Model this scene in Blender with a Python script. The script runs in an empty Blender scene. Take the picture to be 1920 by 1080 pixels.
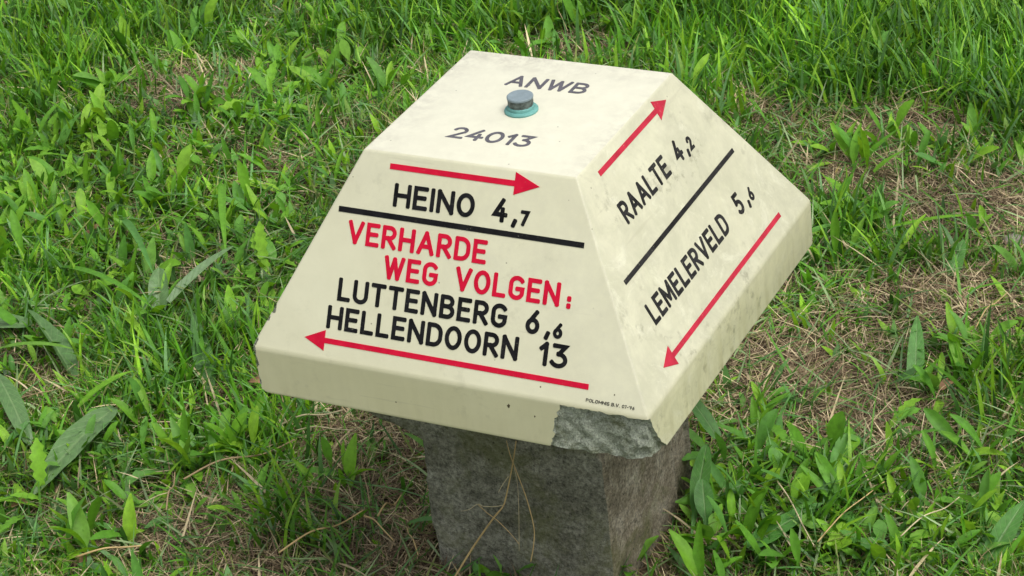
import bpy, bmesh, math, random
import numpy as np
from mathutils import Vector, Matrix, noise as mnoise

random.seed(7)
rng = np.random.default_rng(11)
SC = bpy.context.scene
COL = SC.collection
R = math.radians

# ------------------------------------------------------------------ camera
BASE_Z = 0.285                                   # height of the cap's underside above the ground
CAM = np.array([1.09406, -1.97894, 1.35779 + BASE_Z])
YAW, PITCH, ROLL = -0.51868, 0.52784, -0.12111
FPX = 4579.8                                     # focal length in 1920-pixel units
_f = np.array([math.sin(YAW)*math.cos(PITCH), math.cos(YAW)*math.cos(PITCH), -math.sin(PITCH)])
_r = np.array([math.cos(YAW), -math.sin(YAW), 0.0]); _u = np.cross(_r, _f)
RIGHT = math.cos(ROLL)*_r + math.sin(ROLL)*_u
UP = -math.sin(ROLL)*_r + math.cos(ROLL)*_u
cam_data = bpy.data.cameras.new('camera'); cam = bpy.data.objects.new('camera', cam_data); COL.objects.link(cam)
cam.matrix_world = Matrix(((RIGHT[0], UP[0], -_f[0], CAM[0]), (RIGHT[1], UP[1], -_f[1], CAM[1]),
                           (RIGHT[2], UP[2], -_f[2], CAM[2]), (0, 0, 0, 1)))
cam_data.sensor_width = 36.0; cam_data.lens = 36.0*FPX/1920.0
cam_data.clip_start = 0.05; cam_data.clip_end = 500
SC.camera = cam

# ------------------------------------------------------------------ sky, sun, exposure (bright overcast)
SUN_ELEV, SUN_AZ = 65.0, 101.0                    # azimuth measured from +Y (away) towards +X (right)
world = bpy.data.worlds.new('World'); SC.world = world; world.use_nodes = True
wn, wl = world.node_tree.nodes, world.node_tree.links
sky = wn.new('ShaderNodeTexSky'); sky.sky_type = 'NISHITA'; sky.sun_disc = False
sky.sun_elevation = R(SUN_ELEV); sky.sun_rotation = R(SUN_AZ); sky.dust_density = 4.0; sky.air_density = 1.0
hs = wn.new('ShaderNodeHueSaturation'); hs.inputs['Saturation'].default_value = 0.22
wl.new(sky.outputs[0], hs.inputs['Color']); wl.new(hs.outputs[0], wn['Background'].inputs[0])
wn['Background'].inputs[1].default_value = 0.15
sd = bpy.data.lights.new('sun', 'SUN'); sd.energy = 1.3; sd.angle = R(32); sd.color = (1.0, 0.975, 0.93)
sun = bpy.data.objects.new('sun', sd); COL.objects.link(sun)
d = Vector((math.sin(R(SUN_AZ))*math.cos(R(SUN_ELEV)), math.cos(R(SUN_AZ))*math.cos(R(SUN_ELEV)), math.sin(R(SUN_ELEV))))
sun.rotation_euler = d.to_track_quat('Z', 'Y').to_euler(); sun.location = d*5
vs = SC.view_settings; vs.view_transform = 'Standard'; vs.look = 'None'; vs.gamma = 1.0; vs.exposure = 0.42
vs.use_curve_mapping = False
SC.render.engine = 'CYCLES'

# ------------------------------------------------------------------ small helpers
def tag(o, label=None, cat=None, group=None, kind=None):
    if label: o['label'] = label
    if cat: o['category'] = cat
    if group: o['group'] = group
    if kind: o['kind'] = kind
    return o
def link(name, mesh, parent=None):
    o = bpy.data.objects.new(name, mesh); COL.objects.link(o)
    if parent: o.parent = parent
    return o
def empty(name, loc=(0, 0, 0)):
    o = bpy.data.objects.new(name, None); COL.objects.link(o); o.location = loc; o.empty_display_size = .02
    return o
def mesh_of(name, verts, faces, mat=None, smooth=False):
    m = bpy.data.meshes.new(name); m.from_pydata([tuple(v) for v in verts], [], [tuple(f) for f in faces]); m.update()
    if mat: m.materials.append(mat)
    if smooth: m.polygons.foreach_set('use_smooth', [True]*len(m.polygons))
    return m
def ray(px, py):
    v = _f + RIGHT*((px-960)/FPX) + UP*(-(py-540)/FPX); return v
def G(px, py, z=0.0):
    """the point of the lawn (height z) that lies at a place measured in the photograph"""
    v = ray(px, py); t = (z-CAM[2])/v[2]; p = CAM + t*v; return np.array([p[0], p[1]])

# value noise on a lattice, vectorised
_lat = rng.random((256, 256))
def vnoise(x, y, s, off=0):
    x = np.asarray(x)/s + 37.3 + off*11.7; y = np.asarray(y)/s + 91.1 + off*5.3
    xi = np.floor(x).astype(int); yi = np.floor(y).astype(int); fx = x-xi; fy = y-yi
    fx = fx*fx*(3-2*fx); fy = fy*fy*(3-2*fy)
    g = lambda i, j: _lat[i % 256, j % 256]
    return (g(xi, yi)*(1-fx)+g(xi+1, yi)*fx)*(1-fy) + (g(xi, yi+1)*(1-fx)+g(xi+1, yi+1)*fx)*fy
def ground_z(x, y):
    near = np.exp(-((np.asarray(x)**2+np.asarray(y)**2)/0.10))
    z = (vnoise(x, y, .45, 1)-.5)*.035 + (vnoise(x, y, .14, 2)-.5)*.016 + (vnoise(x, y, .05, 3)-.5)*.007
    return z*(1-.6*near)
def gz(x, y): return float(ground_z(np.array([x]), np.array([y]))[0])

# ------------------------------------------------------------------ materials
def new_mat(name):
    m = bpy.data.materials.new(name); m.use_nodes = True
    nt = m.node_tree; return m, nt.nodes, nt.links, nt.nodes['Principled BSDF']
def ramp(nodes, stops, mode='LINEAR'):
    n = nodes.new('ShaderNodeValToRGB'); n.color_ramp.interpolation = mode
    while len(n.color_ramp.elements) < len(stops): n.color_ramp.elements.new(.5)
    for e, (p, c) in zip(n.color_ramp.elements, stops):
        e.position = p; e.color = (c[0], c[1], c[2], 1) if not isinstance(c, (int, float)) else (c, c, c, 1)
    return n
def noise_tex(nodes, links, scale, detail=4, rough=.6, vec=None, dist=0):
    n = nodes.new('ShaderNodeTexNoise'); n.inputs['Scale'].default_value = scale
    n.inputs['Detail'].default_value = detail; n.inputs['Roughness'].default_value = rough
    n.inputs['Distortion'].default_value = dist
    if vec is not None: links.new(vec, n.inputs['Vector'])
    return n
def mix(nodes, links, fac, a, b, blend='MIX'):
    n = nodes.new('ShaderNodeMix'); n.data_type = 'RGBA'; n.blend_type = blend
    for sock, v in ((n.inputs[0], fac), (n.inputs[6], a), (n.inputs[7], b)):
        if hasattr(v, 'is_linked'): links.new(v, sock)
        elif isinstance(v, (int, float)): sock.default_value = v
        else: sock.default_value = (v[0], v[1], v[2], 1)
    return n.outputs[2]
def math_n(nodes, links, op, a, b=None, clamp=False):
    n = nodes.new('ShaderNodeMath'); n.operation = op; n.use_clamp = clamp
    for i, v in enumerate((a, b)):
        if v is None: continue
        if hasattr(v, 'is_linked'): links.new(v, n.inputs[i])
        else: n.inputs[i].default_value = v
    return n.outputs[0]
def bump(nodes, links, h, dist, strength, bsdf):
    n = nodes.new('ShaderNodeBump'); n.inputs['Distance'].default_value = dist; n.inputs['Strength'].default_value = strength
    links.new(h, n.inputs['Height']); links.new(n.outputs[0], bsdf.inputs['Normal'])

def mat_foliage(name, attr=None, stops=None, rough=.45, transl=.35, veins=False):
    m, N, L, B = new_mat(name)
    if attr:
        a = N.new('ShaderNodeAttribute'); a.attribute_name = attr; col = a.outputs['Color']
    else:
        oi = N.new('ShaderNodeObjectInfo'); r = ramp(N, stops); L.new(oi.outputs['Random'], r.inputs[0]); col = r.outputs[0]
    g = N.new('ShaderNodeNewGeometry')
    nz = noise_tex(N, L, 130, 3, .6, g.outputs['Position'])
    rr = ramp(N, [(.3, .78), (.7, 1.15)]); L.new(nz.outputs[0], rr.inputs[0])
    col = mix(N, L, 1.0, col, rr.outputs[0], 'MULTIPLY')
    if veins:
        uv = N.new('ShaderNodeUVMap'); sx = N.new('ShaderNodeSeparateXYZ'); L.new(uv.outputs[0], sx.inputs[0])
        d0 = math_n(N, L, 'ABSOLUTE', math_n(N, L, 'SUBTRACT', sx.outputs[0], .5))
        rib = ramp(N, [(.025, 1.0), (.06, 0.0)]); L.new(d0, rib.inputs[0])
        w = math_n(N, L, 'SINE', math_n(N, L, 'MULTIPLY', math_n(N, L, 'SUBTRACT', sx.outputs[1], math_n(N, L, 'MULTIPLY', d0, .35)), 62.0))
        sv = ramp(N, [(.86, 0.0), (.99, .5)]); L.new(w, sv.inputs[0])
        vv = math_n(N, L, 'MAXIMUM', rib.outputs[0], sv.outputs[0])
        col = mix(N, L, math_n(N, L, 'MULTIPLY', vv, .4), col, (.24, .34, .15))
        sp = noise_tex(N, L, 45, 5, .7, g.outputs['Position'])
        sr = ramp(N, [(.66, 0.0), (.74, 1.0)]); L.new(sp.outputs[0], sr.inputs[0])
        col = mix(N, L, math_n(N, L, 'MULTIPLY', sr.outputs[0], .5), col, (.10, .065, .03))
        bump(N, L, vv, .001, .5, B)
    L.new(col, B.inputs['Base Color']); B.inputs['Roughness'].default_value = rough
    B.inputs['Specular IOR Level'].default_value = .4
    t = N.new('ShaderNodeBsdfTranslucent')
    tc = mix(N, L, 1.0, col, (1.15, 1.1, .6), 'MULTIPLY'); L.new(tc, t.inputs[0])
    ms = N.new('ShaderNodeMixShader'); ms.inputs[0].default_value = transl
    L.new(B.outputs[0], ms.inputs[1]); L.new(t.outputs[0], ms.inputs[2]); L.new(ms.outputs[0], N['Material Output'].inputs[0])
    return m

GREENS = [(0.0, (.07, .22, .018)), (.2, (.20, .44, .022)), (.4, (.10, .29, .022)), (.6, (.26, .49, .028)), (.8, (.10, .27, .055)), (1.0, (.15, .38, .025))]
M_grass = mat_foliage('grass_blade', attr='tint', transl=.35)
M_straw = mat_foliage('dry_straw', attr='tint', rough=.7, transl=.1)
M_weed = mat_foliage('weed_leaf', stops=GREENS, rough=.58, transl=.35, veins=False)
M_dock2 = mat_foliage('green_dock_leaf', stops=[(0, (.06, .19, .03)), (1, (.10, .26, .05))], rough=.5, transl=.25, veins=True)
M_dock = mat_foliage('dock_leaf', stops=[(0, (.085, .18, .055)), (.5, (.12, .225, .075)), (1, (.065, .16, .04))], rough=.42, transl=.2, veins=True)

def mat_soil():
    m, N, L, B = new_mat('soil')
    g = N.new('ShaderNodeNewGeometry'); P = g.outputs['Position']
    n1 = noise_tex(N, L, 9, 6, .65, P); n2 = noise_tex(N, L, 120, 6, .7, P); n3 = noise_tex(N, L, 2.2, 3, .5, P)
    r1 = ramp(N, [(.3, (.045, .032, .02)), (.5, (.10, .074, .045)), (.72, (.17, .13, .08))]); L.new(n1.outputs[0], r1.inputs[0])
    r2 = ramp(N, [(.3, .45), (.7, 1.4)]); L.new(n2.outputs[0], r2.inputs[0])
    c = mix(N, L, 1.0, r1.outputs[0], r2.outputs[0], 'MULTIPLY')
    # beyond the modelled turf the lawn carries on as a green surface
    ln = N.new('ShaderNodeVectorMath'); ln.operation = 'DISTANCE'; L.new(P, ln.inputs[0]); ln.inputs[1].default_value = (-.4, .6, 0)
    far = ramp(N, [(.0, 0.0), (1.0, 1.0)]); L.new(math_n(N, L, 'MULTIPLY', math_n(N, L, 'SUBTRACT', ln.outputs['Value'], 1.9), .8, True), far.inputs[0])
    r3 = ramp(N, [(.3, (.045, .10, .018)), (.7, (.10, .17, .03))]); L.new(n3.outputs[0], r3.inputs[0])
    gc = mix(N, L, 1.0, r3.outputs[0], r2.outputs[0], 'MULTIPLY')
    c = mix(N, L, far.outputs[0], c, gc)
    L.new(c, B.inputs['Base Color']); B.inputs['Roughness'].default_value = .95
    B.inputs['Specular IOR Level'].default_value = .15
    bump(N, L, n2.outputs[0], .006, 1.0, B)
    return m
M_soil = mat_soil()

def mat_cap():
    m, N, L, B = new_mat('cream_paint')
    tc = N.new('ShaderNodeTexCoord'); P = tc.outputs['Object']
    sx = N.new('ShaderNodeSeparateXYZ'); L.new(P, sx.inputs[0]); X, Y, Z = sx.outputs
    gn = N.new('ShaderNodeNewGeometry'); sn = N.new('ShaderNodeSeparateXYZ'); L.new(gn.outputs['Normal'], sn.inputs[0])
    cream = (.75, .70, .50)
    big = noise_tex(N, L, 6, 4, .6, P); rb = ramp(N, [(.3, (.58, .562, .39)), (.7, (.645, .63, .455))]); L.new(big.outputs[0], rb.inputs[0])
    col = rb.outputs[0]
    # grey-green grime in soft blotches, heaviest on the right-hand side
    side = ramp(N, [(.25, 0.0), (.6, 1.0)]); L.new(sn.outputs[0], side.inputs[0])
    b1 = noise_tex(N, L, 22, 7, .72, P, .4); g1 = ramp(N, [(.40, 0.0), (.62, 1.0)]); L.new(b1.outputs[0], g1.inputs[0])
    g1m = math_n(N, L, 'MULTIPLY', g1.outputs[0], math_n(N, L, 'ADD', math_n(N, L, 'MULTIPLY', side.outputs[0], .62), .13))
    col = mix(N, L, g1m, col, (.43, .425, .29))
    b2 = noise_tex(N, L, 75, 5, .7, P); g2 = ramp(N, [(.53, 0.0), (.64, 1.0)]); L.new(b2.outputs[0], g2.inputs[0])
    b2b = noise_tex(N, L, 14, 4, .6, P, .2); g2b = ramp(N, [(.48, 0.0), (.62, 1.0)]); L.new(b2b.outputs[0], g2b.inputs[0])
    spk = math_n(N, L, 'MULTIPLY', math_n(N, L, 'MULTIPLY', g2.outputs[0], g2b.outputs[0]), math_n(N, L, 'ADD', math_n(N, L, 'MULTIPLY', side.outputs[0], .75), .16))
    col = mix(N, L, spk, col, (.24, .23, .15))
    col = mix(N, L, math_n(N, L, 'MULTIPLY', side.outputs[0], .30), col, (.49, .48, .355))  # even grime tint, also darkens the too brightly lit right-hand side
    # lichen dust along the back edges of the top
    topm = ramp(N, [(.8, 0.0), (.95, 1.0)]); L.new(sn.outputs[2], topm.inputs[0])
    e1 = ramp(N, [(.55, 0.0), (1.0, 1.0)]); L.new(math_n(N, L, 'MULTIPLY', Y, 8.4), e1.inputs[0])
    e2 = ramp(N, [(.62, 0.0), (1.0, 1.0)]); L.new(math_n(N, L, 'MULTIPLY', X, -8.4), e2.inputs[0])
    e3 = ramp(N, [(.70, 0.0), (1.0, .6)]); L.new(math_n(N, L, 'MULTIPLY', X, 8.4), e3.inputs[0])
    ed = math_n(N, L, 'MAXIMUM', math_n(N, L, 'MAXIMUM', e1.outputs[0], e2.outputs[0]), e3.outputs[0])
    col = mix(N, L, math_n(N, L, 'MULTIPLY', topm.outputs[0], .6), col, (.63, .62, .52))       # sky brightness on the flat top, mixed into the paint as paler colour
    b3 = noise_tex(N, L, 60, 8, .75, P, .3); g3 = ramp(N, [(.42, 0.0), (.60, 1.0)]); L.new(b3.outputs[0], g3.inputs[0])
    b3b = noise_tex(N, L, 9, 3, .6, P); g3b = ramp(N, [(.35, .1), (.65, 1.0)]); L.new(b3b.outputs[0], g3b.inputs[0])
    lic = math_n(N, L, 'MULTIPLY', math_n(N, L, 'MULTIPLY', math_n(N, L, 'MULTIPLY', ed, g3.outputs[0]), g3b.outputs[0]), math_n(N, L, 'MULTIPLY', topm.outputs[0], .75))
    col = mix(N, L, lic, col, (.30, .28, .23))
    # run-off streaks down the rim
    mp = N.new('ShaderNodeMapping'); mp.inputs['Scale'].default_value = (75, 75, 5); L.new(P, mp.inputs[0])
    st = noise_tex(N, L, 1, 4, .65, mp.outputs[0]); gs = ramp(N, [(.45, 0.0), (.68, 1.0)]); L.new(st.outputs[0], gs.inputs[0])
    rimm = ramp(N, [(.0, 1.0), (.06, 0.0)]); L.new(Z, rimm.inputs[0])
    rimr = math_n(N, L, 'MULTIPLY', rimm.outputs[0], math_n(N, L, 'ADD', math_n(N, L, 'MULTIPLY', side.outputs[0], .75), .2))
    col = mix(N, L, math_n(N, L, 'MULTIPLY', gs.outputs[0], rimr), col, (.42, .40, .24))
    # rim colour raised and yellowed, painting in light bounced up from the grass
    low = ramp(N, [(.050, 1.0), (.060, 0.0)]); L.new(Z, low.inputs[0])
    col = mix(N, L, math_n(N, L, 'MULTIPLY', low.outputs[0], .5), col, mix(N, L, 1.0, col, (1.25, 1.22, 1.0), 'MULTIPLY'))
    # paler washed patches and a few diagonal scuffs
    b5 = noise_tex(N, L, 17, 8, .8, P, .8); g5 = ramp(N, [(.55, 0.0), (.63, 1.0)]); L.new(b5.outputs[0], g5.inputs[0])
    col = mix(N, L, math_n(N, L, 'MULTIPLY', g5.outputs[0], math_n(N, L, 'ADD', math_n(N, L, 'MULTIPLY', side.outputs[0], .32), .05)), col, (.74, .73, .57))
    mq = N.new('ShaderNodeMapping'); mq.inputs['Rotation'].default_value = (0, R(48), 0); mq.inputs['Scale'].default_value = (8, 8, 130); L.new(P, mq.inputs[0])
    b6 = noise_tex(N, L, 1, 3, .6, mq.outputs[0]); g6 = ramp(N, [(.66, 0.0), (.72, 1.0)]); L.new(b6.outputs[0], g6.inputs[0])
    col = mix(N, L, math_n(N, L, 'MULTIPLY', g6.outputs[0], .22), col, (.34, .32, .22))
    # worn, dusty arrises
    pt = ramp(N, [(.515, 0.0), (.56, 1.0)]); L.new(gn.outputs['Pointiness'], pt.inputs[0])
    b7 = noise_tex(N, L, 55, 5, .7, P); g7 = ramp(N, [(.35, 0.0), (.6, 1.0)]); L.new(b7.outputs[0], g7.inputs[0])
    col = mix(N, L, math_n(N, L, 'MULTIPLY', math_n(N, L, 'MULTIPLY', pt.outputs[0], g7.outputs[0]), .5), col, (.40, .38, .30))
    # specks and scratches
    vo = N.new('ShaderNodeTexVoronoi'); vo.inputs['Scale'].default_value = 70; L.new(P, vo.inputs['Vector'])
    sp = ramp(N, [(.04, 1.0), (.075, 0.0)]); L.new(vo.outputs['Distance'], sp.inputs[0])
    sc2 = N.new('ShaderNodeSeparateColor'); L.new(vo.outputs['Color'], sc2.inputs[0])
    keep = ramp(N, [(.76, 0.0), (.78, 1.0)]); L.new(sc2.outputs[0], keep.inputs[0])
    col = mix(N, L, math_n(N, L, 'MULTIPLY', math_n(N, L, 'MULTIPLY', sp.outputs[0], keep.outputs[0]), .75), col, (.12, .11, .08))
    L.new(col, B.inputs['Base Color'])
    rr = ramp(N, [(.3, .30), (.7, .55)]); L.new(b1.outputs[0], rr.inputs[0]); L.new(rr.outputs[0], B.inputs['Roughness'])
    B.inputs['Specular IOR Level'].default_value = .35
    fine = noise_tex(N, L, 35, 4, .5, P); bump(N, L, fine.outputs[0], .0012, .25, B)
    return m
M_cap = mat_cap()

def mat_concrete(name, stops, agg=.5, moss=0.0, scale=1.0, side=None, stretch=1.0):
    m, N, L, B = new_mat(name)
    tc = N.new('ShaderNodeTexCoord'); P = tc.outputs['Object']
    mpc = N.new('ShaderNodeMapping'); mpc.inputs['Scale'].default_value = (1, 1, stretch); L.new(P, mpc.inputs[0])
    n1 = noise_tex(N, L, 16*scale, 8, .75, mpc.outputs[0], .3); r1 = ramp(N, stops); L.new(n1.outputs[0], r1.inputs[0]); col = r1.outputs[0]
    n2 = noise_tex(N, L, 230*scale, 6, .8, P); r2 = ramp(N, [(.36, 1-agg), (.64, 1+agg*.9)]); L.new(n2.outputs[0], r2.inputs[0])
    if side:
        gn = N.new('ShaderNodeNewGeometry'); sn = N.new('ShaderNodeSeparateXYZ'); L.new(gn.outputs['Normal'], sn.inputs[0])
        rs = ramp(N, [(.4, 0.0), (.75, 1.0)]); L.new(sn.outputs[0], rs.inputs[0])
        n4 = noise_tex(N, L, 30, 6, .7, P); r4 = ramp(N, side); L.new(n4.outputs[0], r4.inputs[0])
        col = mix(N, L, rs.outputs[0], col, r4.outputs[0])
    col = mix(N, L, 1.0, col, r2.outputs[0], 'MULTIPLY')
    if moss:
        n3 = noise_tex(N, L, 11*scale, 6, .75, P, .6); r3 = ramp(N, [(.5, 0.0), (.64, 1.0)]); L.new(n3.outputs[0], r3.inputs[0])
        col = mix(N, L, math_n(N, L, 'MULTIPLY', r3.outputs[0], moss), col, (.13, .14, .045))
    vo = N.new('ShaderNodeTexVoronoi'); vo.inputs['Scale'].default_value = 110; L.new(P, vo.inputs['Vector'])
    sc2 = N.new('ShaderNodeSeparateColor'); L.new(vo.outputs['Color'], sc2.inputs[0])
    kp = ramp(N, [(.90, 0.0), (.95, 1.0)]); L.new(sc2.outputs[1], kp.inputs[0])
    sp = ramp(N, [(.2, 1.0), (.32, 0.0)]); L.new(vo.outputs['Distance'], sp.inputs[0])
    col = mix(N, L, math_n(N, L, 'MULTIPLY', math_n(N, L, 'MULTIPLY', kp.outputs[0], sp.outputs[0]), .4), col, (.42, .39, .32))
    pv = ramp(N, [(.08, 0.0), (.2, 1.0)]); L.new(vo.outputs['Distance'], pv.inputs[0]); pk = ramp(N, [(.16, 1.0), (.2, 0.0)]); L.new(sc2.outputs[0], pk.inputs[0])
    pit = math_n(N, L, 'MULTIPLY', math_n(N, L, 'SUBTRACT', 1.0, pv.outputs[0]), pk.outputs[0]); col = mix(N, L, math_n(N, L, 'MULTIPLY', pit, .7), col, (.03, .028, .022))
    L.new(col, B.inputs['Base Color']); B.inputs['Roughness'].default_value = .92; B.inputs['Specular IOR Level'].default_value = .2
    n5 = noise_tex(N, L, 150*scale, 8, .8, P); bump(N, L, n5.outputs[0], .0035, 1.0, B)
    return m
M_pillar = mat_concrete('weathered_concrete', [(.30, (.10, .097, .07)), (.5, (.22, .217, .168)), (.70, (.36, .355, .29))], .62, .55, stretch=1.7,
                        side=[(.3, (.13, .112, .078)), (.5, (.235, .20, .142)), (.70, (.40, .36, .28))])
M_core = mat_concrete('broken_concrete', [(.30, (.25, .27, .20)), (.5, (.48, .52, .41)), (.66, (.62, .65, .53))], .6, .8, 2.2)

def mat_flat(name, c, rough=.45, var=.12, scale=60, spec=.2, wear=0.0):
    m, N, L, B = new_mat(name)
    tc = N.new('ShaderNodeTexCoord'); n = noise_tex(N, L, scale, 5, .65, tc.outputs['Object'])
    r = ramp(N, [(.3, tuple(x*(1-var) for x in c)), (.7, tuple(min(1, x*(1+var)+.004) for x in c))]); L.new(n.outputs[0], r.inputs[0])
    out = r.outputs[0]
    if wear:
        w1 = noise_tex(N, L, 330, 6, .75, tc.outputs['Object']); w2 = noise_tex(N, L, 28, 3, .6, tc.outputs['Object'])
        wr = ramp(N, [(.60, 0.0), (.68, 1.0)]); L.new(w1.outputs[0], wr.inputs[0]); wq = ramp(N, [(.45, 0.0), (.65, 1.0)]); L.new(w2.outputs[0], wq.inputs[0])
        out = mix(N, L, math_n(N, L, 'MULTIPLY', math_n(N, L, 'MULTIPLY', wr.outputs[0], wq.outputs[0]), wear), out, (.50, .48, .35))
    L.new(out, B.inputs['Base Color']); B.inputs['Roughness'].default_value = rough; B.inputs['Specular IOR Level'].default_value = spec
    return m
M_black = mat_flat('black_lettering', (.009, .009, .010), .6, .4, spec=.06, wear=0.35)
M_red = mat_flat('red_lettering', (.55, .006, .034), .6, .12, spec=.06, wear=0.35)
M_redf = mat_flat('faded_darkened_red_lettering', (.44, .026, .05), .6, .2, spec=.06, wear=0.7)  # worn red, its colour also darkened to offset strong light on the right face
M_blackf = mat_flat('faded_black_lettering', (.022, .021, .021), .6, .5, spec=.06, wear=0.7)
M_grey = mat_flat('faded_grey_lettering', (.09, .086, .10), .55, .3, wear=0.7)
M_teal = mat_flat('verdigris_teal', (.12, .30, .27), .55, .2, 90)
M_steel = mat_flat('dull_blue_grey_metal', (.19, .24, .26), .5, .15, 90)
M_band = mat_flat('grimy_metal', (.09, .11, .10), .6, .7, 160)
M_dent = mat_flat('dark_dent', (.09, .075, .04), .8, .3)
M_stone = mat_concrete('pebble_stone', [(.3, (.22, .19, .16)), (.6, (.34, .30, .26)), (.8, (.42, .38, .33))], .3)
M_deadleaf = mat_flat('dead_leaf', (.26, .15, .08), .7, .35, 70)

# ------------------------------------------------------------------ ground
def axis():
    a = list(np.linspace(-2.6, 2.6, 261)); s = .02
    out = [2.6]
    while out[-1] < 70: s *= 1.28; out.append(out[-1]+s)
    return np.array([-v for v in out[:0:-1]] + a + out[1:])
ax = axis(); gx, gy = np.meshgrid(ax-.4, ax+.6, indexing='ij')
zz = ground_z(gx, gy); n = len(ax)
V = np.stack([gx.ravel(), gy.ravel(), zz.ravel()], 1)
idx = np.arange(n*n).reshape(n, n)
F = np.stack([idx[:-1, :-1].ravel(), idx[1:, :-1].ravel(), idx[1:, 1:].ravel(), idx[:-1, 1:].ravel()], 1)
def np_mesh(name, V, F, mat, smooth=False, tint=None):
    k = F.shape[1]; m = bpy.data.meshes.new(name)
    m.vertices.add(len(V)); m.vertices.foreach_set('co', V.astype(np.float32).ravel())
    m.loops.add(F.size); m.loops.foreach_set('vertex_index', F.astype(np.int32).ravel())
    m.polygons.add(len(F)); m.polygons.foreach_set('loop_start', (np.arange(len(F))*k).astype(np.int32))
    if smooth: m.polygons.foreach_set('use_smooth', np.ones(len(F), bool))
    if tint is not None:
        at = m.attributes.new('tint', 'FLOAT_COLOR', 'POINT'); at.data.foreach_set('color', tint.astype(np.float32).ravel())
    m.materials.append(mat); m.update(calc_edges=True); return m
go = link('ground', np_mesh('ground', V, F, M_soil, True)); tag(go, kind='structure')

# ------------------------------------------------------------------ the waymarker
A_TOP, B_CAP, H_CAP, RIM = .23858, .45, .19285, .05599
ZT = H_CAP + RIM
root = empty('waymarker', (0, 0, 0))
tag(root, 'cream four-sided waymarker stone with red arrows on a grey concrete post', 'waymarker')

def fbm(p, s): return mnoise.fractal(Vector(p)*s, 1.0, 2.0, 4)
def build_cap():
    bm = bmesh.new(); a, b = A_TOP/2, B_CAP/2
    lv = []
    for h, z in ((b, 0), (b, RIM), (a, ZT)):
        lv.append([bm.verts.new((sx*h, sy*h, z)) for sx, sy in ((-1, -1), (1, -1), (1, 1), (-1, 1))])
    bm.faces.new(lv[0][::-1]); bm.faces.new(lv[2])
    for l in (0, 1):
        for i in range(4):
            j = (i+1) % 4; bm.faces.new((lv[l][i], lv[l][j], lv[l+1][j], lv[l+1][i]))
    bmesh.ops.bevel(bm, geom=list(bm.edges), offset=.0030, segments=3, profile=.55, affect='EDGES')
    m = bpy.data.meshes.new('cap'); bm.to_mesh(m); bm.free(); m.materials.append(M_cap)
    return link('cap', m, None)
cap = build_cap()
def box_grid(name, fmap, nu, nv):
    """closed slab from a (s,t) grid: fmap(s,t,side) -> xyz, side 0 = outside, 1 = inside"""
    vs, fs = [], []; I = {}
    for sd_ in (0, 1):
        for i in range(nu+1):
            for j in range(nv+1):
                I[sd_, i, j] = len(vs); vs.append(fmap(i/nu, j/nv, sd_))
    for i in range(nu):
        for j in range(nv):
            fs.append((I[0, i, j], I[0, i+1, j], I[0, i+1, j+1], I[0, i, j+1]))
            fs.append((I[1, i, j], I[1, i, j+1], I[1, i+1, j+1], I[1, i+1, j]))
    for i in range(nu):
        fs.append((I[0, i+1, 0], I[0, i, 0], I[1, i, 0], I[1, i+1, 0])); fs.append((I[0, i, nv], I[0, i+1, nv], I[1, i+1, nv], I[1, i, nv]))
    for j in range(nv):
        fs.append((I[0, 0, j], I[0, 0, j+1], I[1, 0, j+1], I[1, 0, j])); fs.append((I[0, nu, j+1], I[0, nu, j], I[1, nu, j], I[1, nu, j+1]))
    bm = bmesh.new(); m = mesh_of(name, vs, fs, M_core); bm.from_mesh(m)
    bmesh.ops.recalc_face_normals(bm, faces=bm.faces); bm.to_mesh(m); bm.free(); return m
def patch_map(s, t, side):
    z = -.012 + (.0655 + .0022*fbm((s*9, 3, 1), 1.0))*t
    zc = max(0, z)/.056
    left = .112 + .021*zc + .0055*fbm((1.7, zc*3, 2), 1.0) + .0022*fbm((4.7, zc*15, 2), 1.0)
    x = left + (.236-left)*s
    y = -.24 if side == 0 else -.2212 + .0026*fbm((x*26, z*26, 4), 1.0) + .0030*fbm((x*85, z*85, 8), 1.0) + .006*s*s*(1-zc)
    return (x, y, z)
cutters = [link('cutter', box_grid('cutter', patch_map, 70, 34))]
def lump(c, r, seed):
    bm = bmesh.new(); bmesh.ops.create_icosphere(bm, subdivisions=4, radius=1)
    for v in bm.verts:
        f = 1 + .4*fbm(v.co + Vector((seed*3.1, 0, 0)), 1.6) + .12*fbm(v.co + Vector((seed*3.1, 4, 0)), 4)
        v.co = Vector(c) + Vector((v.co.x*r[0], v.co.y*r[1], v.co.z*r[2]))*f
    m = bpy.data.meshes.new('cutter'); bm.to_mesh(m); bm.free(); m.materials.append(M_core); return link('cutter', m)
hb = B_CAP/2
ridge = lambda t: (-(hb-t*(hb-A_TOP/2)), -(hb-t*(hb-A_TOP/2)), RIM+t*H_CAP)
for i, (t, r, q) in enumerate([(.208, .0040, 3.6), (.155, .0026, 2.0), (.04, .0032, 4.0)]):
    c = ridge(t); cutters.append(lump((c[0]-.0005, c[1]-.0002, c[2]), (r, r*.8, r*q), i))
for i, (z, r, q) in enumerate([(.045, .0062, 3.4), (.017, .0050, 3.0), (-.003, .010, 1.3)]):
    cutters.append(lump((-hb-.001, -hb-.0005, z), (r, r*.9, r*q), 10+i))
def patch_right(s, t, side):
    z = -.012 + .0660*t; zc = max(0, z)/.056
    far = -.225 + .004 + .034*(1-zc)**1.6 + .0022*fbm((3.3, zc*9, 6), 1.0)
    y = -.238 + (far+.238)*s
    x = .24 if side == 0 else .2198 + .0035*fbm((y*30, z*30, 14), 1.0) + .0016*fbm((y*90, z*90, 3), 1.0) - .004*(1-s)*(1-zc)
    return (x, y, z)
cutters.append(link('cutter', box_grid('cutter', patch_right, 30, 34)))
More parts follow.
